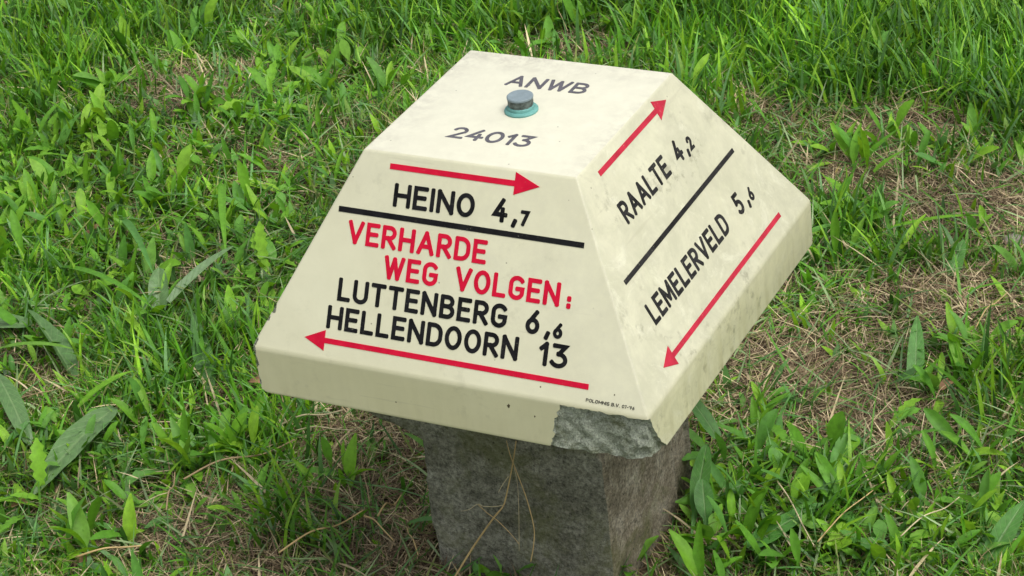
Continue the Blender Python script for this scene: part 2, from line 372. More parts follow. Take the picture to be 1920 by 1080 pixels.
cutters.append(lump((hb+.006, -hb-.008, -.012), (.034, .034, .034), 31))
def volume(me):
    bm = bmesh.new(); bm.from_mesh(me); v = bm.calc_volume(signed=True); bm.free(); return v
v0 = volume(cap.data)
for c in cutters:
    for attempt in range(6):                                         # a cut that would swallow the solid is nudged and tried again
        md = cap.modifiers.new('chip', 'BOOLEAN'); md.operation = 'DIFFERENCE'; md.object = c; md.solver = 'EXACT'
        md.material_mode = 'TRANSFER'; md.use_self = attempt > 2
        bpy.context.view_layer.update()
        me = bpy.data.meshes.new_from_object(cap.evaluated_get(bpy.context.evaluated_depsgraph_get())); cap.modifiers.clear()
        v1 = volume(me)
        if .97*v0 < v1 < 1.0005*v0: cap.data = me; v0 = v1; break
        c.location = (random.uniform(-1, 1)*2e-4, random.uniform(-1, 1)*2e-4, random.uniform(-1, 1)*2e-4)
    else: print('chip skipped')
cm = cap.data
for c in cutters:
    mm = c.data; bpy.data.objects.remove(c); bpy.data.meshes.remove(mm)
core_i = next((i for i, mt in enumerate(cm.materials) if mt and mt.name == 'broken_concrete'), None)
def split(me, keep):
    bm = bmesh.new(); bm.from_mesh(me)
    bmesh.ops.delete(bm, geom=[f for f in bm.faces if (f.material_index == core_i) != keep], context='FACES')
    for f in bm.faces: f.material_index = 0; f.smooth = True
    o = bpy.data.meshes.new('m'); bm.to_mesh(o); bm.free(); o.materials.append(M_core if keep else M_cap); return o
shell = split(cm, False); shell.set_sharp_from_angle(angle=R(20))
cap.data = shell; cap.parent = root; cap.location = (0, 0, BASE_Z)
if core_i is not None:
    bm = bmesh.new(); bm.from_mesh(split(cm, True)); left = set(bm.faces)
    while left:
        st_ = [left.pop()]; isl = set(st_)
        while st_:
            for e_ in st_.pop().edges:
                for f_ in e_.link_faces:
                    if f_ in left: left.discard(f_); isl.add(f_); st_.append(f_)
        vi = {}; fs_ = []
        for f_ in isl: fs_.append([vi.setdefault(v_, len(vi)) for v_ in f_.verts])
        ec = link('exposed_concrete' if len(isl) > 800 else 'corner_chip', mesh_of('exposed_concrete', [v_.co for v_ in vi], fs_, M_core, True), cap)
        if len(isl) > 800: tag(ec, 'rough grey concrete showing where the cream coat has broken off')
    bm.free()

# --- the post under the cap: one grid-built solid with a flared neck, worn edges and a crack
def build_post():
    hw = .1105; levels = []
    zs = list(np.linspace(-.40, BASE_Z-.1125, 66)) + [BASE_Z-.106, BASE_Z-.100, BASE_Z-.094, BASE_Z-.0888, BASE_Z-.075, BASE_Z-.06, BASE_Z-.045, BASE_Z-.02, BASE_Z-.0005]
    per = 48; vs, fs = [], []
    for z in zs:
        dz = BASE_Z - z
        h = hw; ext = 0 if dz > .112 else ((.112-dz)/.023*.062 if dz > .089 else .062)
        for k in range(4*per):
            sd_, q = divmod(k, per); t = -1 + 2*q/per
            c = [(t, -1), (1, t), (-t, 1), (-1, -t)][sd_]
            x, y = c[0]*(h+(ext if c[0] < 0 else 0)), c[1]*h
            e = min(abs(abs(c[0])-1), 1) + min(abs(abs(c[1])-1), 1)     # 0 at a corner
            nx, ny = [(0, -1), (1, 0), (0, 1), (-1, 0)][sd_]
            wob = .0010*fbm((x, y, z), 16) + .0010*fbm((x, y, z), 70)
            cor = max(0, 1-e/.07); wear = cor*(.0008+.0042*max(0, fbm((x+5, y, z), 30)))
            if c[0] > .85: wear *= 1.6
            x += nx*wob - math.copysign(wear, x)*(1 if cor else 0); y += ny*wob - math.copysign(wear, y)*(1 if cor else 0)
            if sd_ == 1:                                                # crack down the right side
                cy = .068 + .006*fbm((0, 0, z), 14)
                x -= .010*math.exp(-((y-cy)/.0035)**2) + (.006 if y > cy else 0)
            vs.append((x, y, z))
    P_ = 4*per
    for l in range(len(zs)-1):
        for k in range(P_):
            k2 = (k+1) % P_; fs.append((l*P_+k, l*P_+k2, (l+1)*P_+k2, (l+1)*P_+k))
    fs.append(tuple(range(P_))[::-1]); fs.append(tuple((len(zs)-1)*P_+k for k in range(P_)))
    m = mesh_of('post', vs, fs, M_pillar, True); m.set_sharp_from_angle(angle=R(38))
    return link('post', m, root)
post = build_post()

# --- lettering: a monoline stroke alphabet, laid on each face as thin raised film
def arc(cx, cy, rx, ry, a0, a1, n=14):
    return [(cx+rx*math.cos(R(a0+(a1-a0)*i/n)), cy+ry*math.sin(R(a0+(a1-a0)*i/n))) for i in range(n+1)]
def oval(w): return [arc(w/2, .5, w/2, .5, 90, 450, 36)]
GL = {
 'H': (.60, [[(0, 0), (0, 1)], [(.60, 0), (.60, 1)], [(0, .5), (.60, .5)]]),
 'E': (.48, [[(.48, 1), (0, 1), (0, 0), (.48, 0)], [(0, .52), (.42, .52)]]),
 'I': (.0, [[(0, 0), (0, 1)]]),
 'N': (.60, [[(0, 0), (0, 1)], [(0, 1), (.60, 0)], [(.60, 0), (.60, 1)]]),
 'O': (.62, oval(.62)),
 'V': (.62, [[(0, 1), (.31, 0)], [(.31, 0), (.62, 1)]]),
 'R': (.54, [[(0, 0), (0, 1)], [(0, 1), (.27, 1)] + arc(.27, .73, .25, .27, 90, -90)[1:] + [(0, .46)], [(.22, .46), (.54, 0)]]),
 'A': (.66, [[(0, 0), (.33, 1)], [(.33, 1), (.66, 0)], [(.12, .32), (.54, .32)]]),
 'D': (.58, [[(0, 0), (0, 1)], [(0, 1), (.24, 1)] + arc(.24, .62, .34, .38, 90, 0, 8)[1:] + [(.58, .38)] + arc(.24, .38, .34, .38, 0, -90, 8)[1:] + [(0, 0)]]),
 'W': (.86, [[(0, 1), (.22, 0)], [(.22, 0), (.43, .95)], [(.43, .95), (.64, 0)], [(.64, 0), (.86, 1)]]),
 'G': (.58, [arc(.29, .70, .29, .30, 35, 180, 12) + [(0, .30)] + arc(.29, .30, .29, .30, 180, 345, 14)[1:] + [(.58, .46), (.33, .46)]]),
 'L': (.46, [[(0, 1), (0, 0), (.46, 0)]]),
 'U': (.58, [[(0, 1), (0, .29)] + arc(.29, .29, .29, .29, 180, 360, 14)[1:] + [(.58, 1)]]),
 'T': (.56, [[(0, 1), (.56, 1)], [(.28, 1), (.28, 0)]]),
 'B': (.55, [[(0, 0), (0, 1)], [(0, 1), (.27, 1)] + arc(.27, .765, .23, .235, 90, -90)[1:] + [(0, .53)], [(.2, .53), (.28, .53)] + arc(.28, .265, .27, .265, 90, -90)[1:] + [(0, 0)]]),
 'M': (.74, [[(0, 0), (0, 1)], [(0, 1), (.37, .2)], [(.37, .2), (.74, 1)], [(.74, 1), (.74, 0)]]),
 'P': (.52, [[(0, 0), (0, 1)], [(0, 1), (.27, 1)] + arc(.27, .74, .25, .26, 90, -90)[1:] + [(0, .48)]]),
 'S': (.52, [arc(.26, .755, .26, .245, 30, 270, 14) + arc(.26, .255, .26, .255, 90, -150, 14)[1:]]),
 '4': (.56, [[(.40, 1), (0, .28), (.60, .28)], [(.42, .55), (.42, 0)]]),
 '7': (.50, [[(0, 1), (.50, 1), (.14, 0)]]),
 '6': (.54, [[(.44, 1), (.05, .44)], arc(.27, .30, .27, .30, 150, 510, 32)]),
 '1': (.22, [[(0, .76), (.20, 1)], [(.20, 1), (.20, 0)]]),
 '3': (.54, [[(.04, 1), (.50, 1), (.24, .60)], [(.22, .60)] + arc(.24, .30, .30, .30, 90, -150, 18)]),
 '2': (.52, [arc(.26, .72, .26, .28, 165, -25, 14) + [(0, 0), (.54, 0)]]),
 '5': (.52, [[(.50, 1), (.08, 1), (.05, .56)], [(.05, .56)] + arc(.22, .31, .30, .31, 100, -140, 16)]),
 '0': (.62, oval(.62)),
 '9': (.54, [[(.10, 0), (.49, .56)], arc(.27, .70, .27, .30, -30, 330, 28)]),
 '8': (.54, [arc(.27, .75, .23, .25, 90, 450, 24), arc(.27, .26, .27, .26, 90, 450, 24)]),
 ',': (.08, [[(.08, .08), (0, -.14)]]),
 ':': (.10, [[(.05, .02), (.05, .07)], [(.05, .38), (.05, .43)]]),
 '.': (.06, [[(.03, 0), (.03, .05)]]),
 '-': (.30, [[(0, .45), (.30, .45)]]),
 "'": (.06, [[(.03, .8), (.03, 1)]]),
}
def stroke_mesh(bm, pts, w, z, M):
    """a ribbon with slightly rounded ends along pts (2D, metres) pressed onto plane M at height z"""
    P_ = [Vector(p) for p in pts]; closed = (P_[0]-P_[-1]).length < 1e-7
    if closed: P_ = P_[:-1]
    n_ = len(P_); L_, R_ = [], []
    dirs = [(P_[(i+1) % n_]-P_[i]) for i in range(n_ if closed else n_-1)]
    dirs = [q/max(q.length, 1e-9) for q in dirs]
    for i in range(n_):
        if closed: d0, d1 = dirs[i-1], dirs[i]
        else: d0 = dirs[max(0, i-1)]; d1 = dirs[min(i, n_-2)]
        t = (d0+d1); t = t/max(t.length, 1e-9); nn = Vector((-t.y, t.x)); k = w/2/max(.45, nn.dot(Vector((-d0.y, d0.x))))
        L_.append(P_[i]+nn*k); R_.append(P_[i]-nn*k)
    if closed:
        ring = []
        tv = [[bm.verts.new(M @ Vector((q.x, q.y, zz_))) for q in S_] for S_, zz_ in ((L_, z), (R_, z), (L_, -.0003), (R_, -.0003))]
        for i in range(n_):
            j = (i+1) % n_
            bm.faces.new((tv[1][i], tv[1][j], tv[0][j], tv[0][i])); bm.faces.new((tv[0][i], tv[0][j], tv[2][j], tv[2][i])); bm.faces.new((tv[1][j], tv[1][i], tv[3][i], tv[3][j]))
        return
    c = w*.22; e = w*.5; out = []
    d_ = dirs[-1]; a_, b_ = L_[-1], R_[-1]; s_ = (b_-a_).normalized()
    head = [a_+d_*(e-c), a_+d_*e+s_*c, b_+d_*e-s_*c, b_+d_*(e-c)]
    d_ = -dirs[0]; a_, b_ = R_[0], L_[0]; s_ = (b_-a_).normalized()
    tail = [a_+d_*(e-c), a_+d_*e+s_*c, b_+d_*e-s_*c, b_+d_*(e-c)]
    outline = L_ + head + R_[::-1] + tail
    top = [bm.verts.new(M @ Vector((q.x, q.y, z))) for q in outline]; bot = [bm.verts.new(M @ Vector((q.x, q.y, -.0003))) for q in outline]
    m_ = len(outline); H_ = len(head)
    lt = top[:n_]; hd = top[n_:n_+H_]; rt = top[n_+H_:n_+H_+n_][::-1]; tl = top[n_+H_+n_:]
    for i in range(n_-1): bm.faces.new((rt[i], rt[i+1], lt[i+1], lt[i]))
    bm.faces.new([lt[-1], rt[-1]] + hd[::-1]) ; bm.faces.new([rt[0], lt[0]] + tl[::-1])
    for i in range(m_):
        j = (i+1) % m_; bm.faces.new((top[j], top[i], bot[i], bot[j]))
def finish(bm, name, mat, parent, label=None):
    bmesh.ops.recalc_face_normals(bm, faces=bm.faces)
    m = bpy.data.meshes.new(name); bm.to_mesh(m); bm.free(); m.materials.append(mat); o = link(name, m, parent)
    if label: o['label'] = label
    return o
def text(runs, M, mat, sw, label, slant=0.0, gap=.30):
    """runs: (string, u0, u1, baseline v, cap height) in mm; the glyphs are spread to fill u0..u1"""
    bm = bmesh.new(); k = 0; done = []
    for s, u0, u1, v, h in runs:
        if k and (len(s) > 1 or s == ':' or (s.isdigit() and h > 18)): done.append(finish(bm, 'lettering', mat, cap)); bm = bmesh.new()
        w_ = sw if h > 18 else sw*(.80 if h > 8 else .125)
        ih = h - w_; ws = [GL[c][0] if c != ' ' else .25 for c in s]
        tot = sum(ws)*ih; glyph_gap = ((u1-u0) - w_ - tot)/max(1, len(s)-1) if len(s) > 1 else 0
        sx_ = 1.0
        if len(s) > 1:
            want = ih*gap + w_*.35                                       # stretch the letters so that the gaps stay natural
            sx_ = max(.7, ((u1-u0) - w_ - want*(len(s)-1))/tot); glyph_gap = ((u1-u0)-w_-tot*sx_)/(len(s)-1)
        u = u0 + w_/2
        for c, wd in zip(s, ws):
            if c != ' ':
                for st_ in GL[c][1]:
                    pts = [((u + p[0]*ih*sx_ + slant*p[1]*ih)/1000, (v + w_/2 + p[1]*ih)/1000) for p in st_]
                    stroke_mesh(bm, pts, w_/1000, .00035 + .00004*(k % 5), M); k += 1
            u += wd*ih*sx_ + glyph_gap
    done.append(finish(bm, 'lettering', mat, cap))
    if len(done) == 1: done[0]['label'] = label
def flat_poly(pts, M, mat, name, label, z=.0004):
    bm = bmesh.new()
    top = [bm.verts.new(M @ Vector((x/1000, y/1000, z))) for x, y in pts]; bot = [bm.verts.new(M @ Vector((x/1000, y/1000, -.0003))) for x, y in pts]
    bm.faces.new(top)
    for i in range(len(pts)): j = (i+1) % len(pts); bm.faces.new((top[j], top[i], bot[i], bot[j]))
    return finish(bm, name, mat, cap, label)
def arrow(tail, base, tip, v, sw, hw, M, mat, label):
    pts = [(tail, v-sw/2), (base, v-sw/2), (base, v-hw), (tip, v), (base, v+hw), (base, v+sw/2), (tail, v+sw/2)]
    if tip < tail: pts = pts[::-1]
    return flat_poly(pts, M, mat, 'arrow', label)
sl = math.hypot((B_CAP-A_TOP)/2, H_CAP); run = (B_CAP-A_TOP)/2
def frame(o, ex, ey):
    ez = Vector(ex).cross(Vector(ey)); return Matrix(((ex[0], ey[0], ez[0], o[0]), (ex[1], ey[1], ez[1], o[1]), (ex[2], ey[2], ez[2], o[2]), (0, 0, 0, 1)))
MF = frame((0, -hb, RIM), (1, 0, 0), (0, run/sl, H_CAP/sl))
MR = frame((hb, 0, RIM), (0, 1, 0), (-run/sl, 0, H_CAP/sl))
MT = frame((0, 0, ZT), (1, 0, 0), (0, 1, 0))
MRIM = frame((0, -hb, 0), (1, 0, 0), (0, 0, 1))
arrow(-86.7, 53.7, 81.3, 206, 5.8, 11.4, MF, M_red, 'red arrow pointing right above the place name Heino')
text([('HEINO', -78.7, 13.2, 166, 24), ('4', 33.9, 48.5, 166, 24), (',', 55.2, 58, 165.4, 24), ('7', 64.4, 75.8, 165.6, 15.5)], MF, M_black, 4.5, 'black words HEINO 4,7')
flat_poly([(-140, 153.1), (136, 152.9), (136, 158.4), (-140, 158.9)], MF, M_black, 'divider_bar', 'black bar under HEINO')
text([('VERHARDE', -126.5, 32.4, 122.4, 24)], MF, M_red, 4.5, 'red word VERHARDE')
text([('WEG', -80.5, -18.5, 92.5, 24), ('VOLGEN', 1.2, 117, 92.5, 24), (':', 124.0, 129, 91.8, 24)], MF, M_red, 4.5, 'red words WEG VOLGEN:')
text([('LUTTENBERG', -130.2, 63.2, 62.7, 24), ('6', 84.0, 98.8, 62, 24), (',', 105.2, 108, 61.4, 24), ('6', 114.4, 125.4, 61.5, 15.5)], MF, M_black, 4.5, 'black words LUTTENBERG 6,6')
text([('HELLENDOORN', -139.2, 79.3, 33, 24), ('13', 102.1, 133.3, 33, 24)], MF, M_black, 4.5, 'black words HELLENDOORN 13')
arrow(159, -139, -163, 20.2, 5.6, 10.7, MF, M_red, 'red arrow pointing left under HELLENDOORN 13')
text([('POLOMNIS', 158, 183, 5.8, 3.3), ('B.V.', 185.3, 194.0, 5.8, 3.3), ("07-'96", 196.4, 209.4, 5.8, 3.3)], MF, M_black, 3.6, 'tiny maker name near the broken corner')
arrow(-85, 56, 82.4, 205, 5.6, 11.2, MR, M_redf, 'red arrow pointing right above RAALTE')
text([('RAALTE', -88, 23, 146.3, 23.5), ('4', 43.5, 58.5, 146.3, 23.5), (',', 65, 68, 145.6, 23.5), ('2', 74, 85, 146, 15)], MR, M_blackf, 4.35, 'black words RAALTE 4,2')
flat_poly([(-143.2, 107), (142.2, 108), (142.2, 113), (-143.2, 112)], MR, M_blackf, 'divider_bar', 'black bar between RAALTE and LEMELERVELD')
text([('LEMELERVELD', -136.5, 61.5, 54.5, 23.5), ('5', 90.5, 106, 55, 23.5), (',', 113, 116, 54.6, 23.5), ('6', 122.5, 133.5, 55, 15)], MR, M_blackf, 4.35, 'black words LEMELERVELD 5,6')
arrow(156, -138, -162.3, 20.2, 5.4, 10.8, MR, M_redf, 'red arrow pointing left under LEMELERVELD')
text([('ANWB', -43.5, 48.7, 48.6, 24)], MT, M_grey, 3.9, 'faded grey capitals behind the bolt', gap=.27)
text([('24013', -47.5, 43.5, -75, 24)], MT, M_grey, 3.9, 'faded grey number 24013 in front of the bolt', gap=.27)

# small dents and chips in the coat
def dent(x, z, w, h, M, seed):
    n_ = 11; rnd = random.Random(seed)
    flat_poly([(x+w*math.cos(2*math.pi*i/n_)*rnd.uniform(.55, 1.1), z+h*math.sin(2*math.pi*i/n_)*rnd.uniform(.55, 1.1)) for i in range(n_)], M, M_dent, 'dent', None, .0001)
dent(73, 41, 1.9, 2.7, MRIM, 1); dent(101, 34, 1.0, 1.4, MRIM, 2); dent(-58, 20, .9, .9, MRIM, 3)
dent(108, 12, .9, 1.0, MF, 5); dent(187, 17, .8, 1.0, MF, 6); dent(-128, 190, .7, .7, MF, 7)

# --- bolt on top
def lathe(prof, n_=48, fac=None):
    vs, fs = [], []
    for i, (r_, z) in enumerate(prof):
        for k in range(n_): 
            a = 2*math.pi*k/n_; vs.append((r_*math.cos(a), r_*math.sin(a), z))
    for i in range(len(prof)-1):
        for k in range(n_):
            j = (k+1) % n_; fs.append((i*n_+k, i*n_+j, (i+1)*n_+j, (i+1)*n_+k))
    fs.append(tuple(range((len(prof)-1)*n_, len(prof)*n_))); fs.append(tuple(range(n_))[::-1]); return vs, fs
bolt = link('bolt', mesh_of('bolt', *lathe([(.0130, .003), (.0130, .0085), (.0133, .009), (.0133, .0155)], 12), M_band), cap)
bolt.location = (.0016, -.001, ZT); bolt['label'] = 'grimy metal bolt with teal washer on the flat top'
vs_, fs_ = lathe([(.0138, .0150), (.0138, .0168), (.0128, .0176), (.0008, .0178)], 40); bo = link('bolt_top', mesh_of('bolt_top', vs_, fs_, M_steel, False), bolt)
vs_, fs_ = lathe([(.0176, 0), (.0178, .0016), (.0168, .0030), (.0145, .0034), (.0142, .0060), (.0136, .0066), (.010, .0068)], 48); m_ = mesh_of('washer', vs_, fs_, M_teal, True); m_.set_sharp_from_angle(angle=R(35)); link('washer', m_, bolt)

# ------------------------------------------------------------------ turf: where it is bare, where it is lush
def ell(px, py, rx, ry, w):
    c = G(px, py); ex = G(px+rx, py)-c; ey = G(px, py-ry)-c
    return c, np.linalg.inv(np.stack([ex, ey], 1)), w
BARE = [ell(*a) for a in [(330, 180, 120, 40, .9), (620, 125, 60, 25, .7), (480, 130, 70, 25, .5), (1075, 95, 110, 28, .9), (1690, 248, 130, 36, 1.0), (1590, 320, 90, 45, .9), (1640, 355, 110, 35, .8),
        (1840, 405, 170, 80, 1.0), (1700, 380, 110, 35, .8), (1810, 590, 160, 65, 1.0), (1650, 610, 120, 35, .8), (1480, 705, 170, 80, 1.0), (1620, 800, 180, 75, .95), (1400, 770, 90, 60, .8), (1600, 690, 120, 50, .7),
        (730, 820, 180, 65, 1.0), (690, 930, 150, 95, .95), (780, 1030, 95, 85, 1.0), (340, 970, 180, 60, .85), (70, 690, 90, 50, .7), (390, 520, 70, 24, .7), (480, 330, 90, 40, .5),
        (160, 440, 60, 30, .4), (1440, 235, 70, 30, .5), (1750, 870, 120, 50, .5), (230, 1010, 100, 60, .6), (450, 1060, 160, 40, .6), (260, 330, 120, 30, .4)]]
LUSH = [ell(*a) for a in [(1500, 30, 420, 110, 1.0), (1600, 130, 260, 70, .9), (1880, 120, 140, 150, .9), (960, 25, 330, 60, .85), (130, 90, 160, 110, .7), (300, 40, 140, 60, .6), (640, 60, 120, 60, .5),
        (1330, 200, 90, 80, .6), (1590, 450, 90, 50, .8), (1720, 500, 120, 40, .5), (520, 830, 70, 70, .7), (330, 690, 150, 70, .7), (560, 1000, 90, 50, .7), (1860, 740, 90, 60, .7), (1880, 220, 80, 80, .6), (1500, 960, 140, 70, .4), (60, 520, 90, 80, .3)]]
WEEDF = [ell(*a) for a in [(120, 330, 230, 170, 1.0), (330, 420, 220, 120, 1.0), (160, 90, 220, 110, .7), (420, 250, 180, 60, .7), (560, 220, 90, 50, .6), (270, 620, 240, 100, .55), (250, 860, 200, 90, .9),
         (90, 1000, 140, 90, .6), (400, 900, 160, 60, .7), (560, 130, 160, 90, .6), (1430, 830, 110, 60, .9), (1500, 940, 170, 80, 1.0), (1800, 980, 160, 110, 1.0), (1560, 620, 90, 50, .6), (1840, 690, 120, 60, .4),
         (1380, 1010, 110, 80, .9), (1700, 300, 200, 50, .35), (1450, 130, 160, 70, .4), (980, 50, 260, 50, .5), (640, 960, 120, 60, .3), (1620, 470, 70, 60, .5), (1780, 100, 160, 80, .3)]]
def field(L_, x, y):
    o = np.zeros_like(x)
    for c, inv, w in L_:
        q = np.stack([x-c[0], y-c[1]], 0); q = inv @ q; o = np.maximum(o, w*np.exp(-(q[0]**2+q[1]**2)**1.6*.6))
    return o
corners = np.array([G(-60, -60), G(1980, -60), G(1980, 1180), G(-60, 1180)])
cen = corners.mean(0)
def inside(x, y, k):
    p = (corners-cen)*k+cen; o = np.ones_like(x, bool)
    for i in range(4):
        a, b = p[i], p[(i+1) % 4]; o &= ((b[0]-a[0])*(y-a[1])-(b[1]-a[1])*(x-a[0])) <= 0
    return o
def scatter(dens, outer=.5):
    """dens candidates per square metre over the turf in view, fewer around it"""
    xs, ys = [], []
    for kk, f in ((1.06, 1.0), (1.55, outer)):
        p = (corners-cen)*kk+cen; lo, hi = p.min(0), p.max(0); nr = int(dens*f*(hi[0]-lo[0])*(hi[1]-lo[1]))
        x_ = rng.uniform(lo[0], hi[0], nr); y_ = rng.uniform(lo[1], hi[1], nr)
        k = inside(x_, y_, kk)
        if kk > 1.1: k &= ~inside(x_, y_, 1.06)
        xs.append(x_[k]); ys.append(y_[k])
    xs = np.concatenate(xs); ys = np.concatenate(ys); k = ~((np.abs(xs) < .122) & (np.abs(ys) < .122))
    xs, ys = xs[k], ys[k]; k = rng.permutation(len(xs)); return xs[k], ys[k]

def blades(name, x, y, h, w, lean, curl, tint, mat, az=None, K=4, lift=0.0, tipw=.12, yawfree=True):
    n_ = len(x); az = rng.uniform(0, 2*np.pi, n_) if az is None else az
    z0 = ground_z(x, y) - .002 + lift
    dx, dy = np.cos(az), np.sin(az)
    tw = az + np.pi/2 + rng.normal(0, .5, n_)
    wx, wy = np.cos(tw), np.sin(tw)
    V_ = np.zeros((n_, 2*K+1, 3)); pos = np.stack([x, y, z0], 1).copy(); seg = h/K; ang = lean.copy()
    prof = {4: [.75, 1.0, .85, .55], 5: [.25, .8, 1.0, .85, .5], 3: [.9, 1.0, .65]}[K]
    for s in range(K):
        ww = (w*prof[s]/2)
        V_[:, 2*s] = pos - np.stack([wx*ww, wy*ww, 0*ww], 1); V_[:, 2*s+1] = pos + np.stack([wx*ww, wy*ww, 0*ww], 1)
        pos = pos + np.stack([dx*np.sin(ang)*seg, dy*np.sin(ang)*seg, np.cos(ang)*seg], 1); ang = ang + curl/K
        gzz = ground_z(pos[:, 0], pos[:, 1]) + .001; pos[:, 2] = np.maximum(pos[:, 2], gzz)
    V_[:, 2*K] = pos
    b = (np.arange(n_)*(2*K+1))[:, None]
    T = []
    for s in range(K-1):
        o = 2*s; T += [[o, o+1, o+3], [o, o+3, o+2]]
    T.append([2*K-2, 2*K-1, 2*K])
    F_ = (b[:, None, :] + np.array(T)[None]).reshape(-1, 3)
    tv = np.ones((n_, 2*K+1, 4)); tv[:, :, :3] = tint[:, None, :]
    o = link(name, np_mesh(name, V_.reshape(-1, 3), F_, mat, False, tv.reshape(-1, 4))); return o
def tints(n_, cols, wts, x=None, y=None, jit=.18):
    cols = np.array(cols); i = rng.choice(len(cols), n_, p=np.array(wts)/sum(wts)); c = cols[i]
    if x is not None:
        k = vnoise(x, y, .12, 7)[:, None]; c = c*(.66+.68*k)
    return np.clip(c*1.15*(1+rng.normal(0, jit, (n_, 1))), .004, 1)

DARK, MID, YEL, BLUE, OLIVE = (.038, .12, .012), (.09, .25, .016), (.20, .39, .024), (.105, .24, .065), (.17, .215, .05)
STRAW, TAN, BROWN = (.50, .41, .25), (.33, .25, .145), (.15, .10, .058)
cover = lambda x, y: vnoise(x, y, .16, 4)*.6 + vnoise(x, y, .05, 5)*.4
under = lambda x, y: np.exp(-(np.maximum(np.abs(x), np.abs(y))/.24)**6)

# short fine turf
x, y = scatter(78000); b_ = field(BARE, x, y); c_ = cover(x, y)
k = rng.random(len(x)) < np.clip(.35+1.6*(c_-.32), .1, 1)*(1-.92*b_)*(1-.6*under(x, y))*(1-.6*field(WEEDF, x, y)); x, y, b_ = x[k], y[k], b_[k]; n_ = len(x)
h = rng.uniform(.013, .044, n_)*(1-.4*b_)*(.7+.6*vnoise(x, y, .2, 6))
o = blades('short_grass', x, y, h, rng.uniform(.0009, .0026, n_), np.abs(rng.normal(.45, .4, n_)), rng.uniform(0, 1.4, n_),
           tints(n_, [DARK, MID, YEL, OLIVE, TAN], [3, 4.2, 2.2, 2.6, 1.1], x, y), M_grass, K=3)
tag(o, 'short fine mown grass covering the verge', 'grass', kind='stuff'); cnt = n_
# lush broad blades
x, y = scatter(17000); l_ = field(LUSH, x, y); b_ = field(BARE, x, y)
cl = vnoise(x, y, .07, 8)
k = rng.random(len(x)) < np.clip(l_*1.0*(.35+cl) + .07*(cl > .55), 0, .85)*(1-.8*b_)*(1-.9*under(x, y)); x, y, l_ = x[k], y[k], l_[k]; n_ = len(x)
o = blades('tall_grass', x, y, rng.uniform(.04, .12, n_)*(.6+.5*l_), rng.uniform(.0024, .0070, n_), np.abs(rng.normal(.25, .22, n_)), rng.uniform(.1, 1.5, n_),
           tints(n_, [DARK, MID, YEL, BLUE], [1.6, 5, 3, 1.4], x, y), M_grass, K=4)
tag(o, 'longer lush green grass with broad blades along the back of the verge', 'grass', kind='stuff'); cnt += n_
# cut green blades lying about
x, y = scatter(7000); b_ = field(BARE, x, y); k = rng.random(len(x)) < .75-.35*b_; x, y = x[k], y[k]; n_ = len(x)
o = blades('grass_clippings', x, y, rng.uniform(.03, .085, n_), rng.uniform(.0015, .0042, n_), rng.uniform(.9, 1.45, n_), rng.uniform(0, .7, n_),
           tints(n_, [DARK, MID, BLUE, OLIVE, STRAW, (.24, .34, .15)], [1.6, 4, 2.5, 1.2, 1.0, 2.2], x, y), M_grass, K=4, lift=rng.uniform(.002, .018, n_))
tag(o, 'cut green grass blades strewn over the turf', 'grass', kind='stuff'); cnt += n_
# dry thatch
x, y = scatter(75000); b_ = np.maximum(field(BARE, x, y), .55*under(x, y)); k = rng.random(len(x)) < .13+.80*b_; x, y, b_ = x[k], y[k], b_[k]; n_ = len(x)
o = blades('dry_thatch', x, y, rng.uniform(.012, .055, n_), rng.uniform(.0006, .0020, n_), rng.uniform(.95, 1.6, n_), rng.uniform(-.2, .4, n_),
           tints(n_, [STRAW, TAN, BROWN, OLIVE], [2.0, 3.2, 3.8, .8], x, y, .3), M_straw, K=3, lift=rng.uniform(.001, .009, n_))
tag(o, 'dry straw-coloured thatch lying on the bare soil patches', 'dry grass', kind='stuff'); cnt += n_
print('blades', cnt)

# ------------------------------------------------------------------ leaves
def leaf_mesh(name, L_, W_, bend, fold, pet, mat, ns=7, prof=None, wav=0.0, tooth=0.0, seed=0, twist=0.0, nw=2, wrinkle=0.0):
    """leaf growing along +X from the origin, petiole included, curving down by bend"""
    rnd = random.Random(seed); vs, fs, uv = [], [], []
    pos = Vector((0, 0, 0)); ang = 0.0; tot = pet+L_; rows = []
    st_ = [0] + ([pet*.5, pet] if pet else []) + [pet + L_*(i+1)/ns for i in range(ns)]
    prev = 0; ph = rnd.random()*6
    for s in st_:
        ds = s-prev; ang2 = bend*(s/tot)**1.3; pos = pos + Vector((math.cos(ang2)*ds, 0, -math.sin(ang2)*ds)); prev = s
        t = max(0, (s-pet)/L_); hw = .0009 + (W_/2)*prof(t) if s > pet-1e-9 else .0009
        if tooth and 0 < t < 1: hw *= 1 - tooth*(.5+.5*math.cos(len(rows)*math.pi))
        hw = max(hw, .0004); nrm = Vector((math.sin(ang2), 0, math.cos(ang2))); row = []
        for j in range(-nw, nw+1):
            f = j/nw; a = twist*t
            off = Vector((0, math.cos(a)*hw*f, 0)) + nrm*(math.sin(a)*hw*f + abs(f)*hw*fold + wav*math.sin(t*13+ph+(2 if f > 0 else 0))*abs(f)*W_*.5
                  + wrinkle*W_*(math.sin(t*34-abs(f)*4)*.5*abs(f)*(1.2-abs(f)) + .6*fbm((t*3, f*1.2, seed), 1.0)*t))
            row.append(len(vs)); vs.append(pos+off); uv.append((f*.5+.5, t))
        rows.append(row)
    for a, b in zip(rows, rows[1:]):
        for j in range(2*nw): fs.append((a[j], a[j+1], b[j+1], b[j]))
    m = mesh_of(name, vs, fs, mat, True); ul = m.uv_layers.new(name='UVMap')
    for lp in m.loops: ul.data[lp.index].uv = uv[lp.vertex_index]
    return m
lance = lambda t: max(0.0, math.sin(math.pi*min(1, t**.75*.97+.03)))**.8 if t < 1 else 0.02
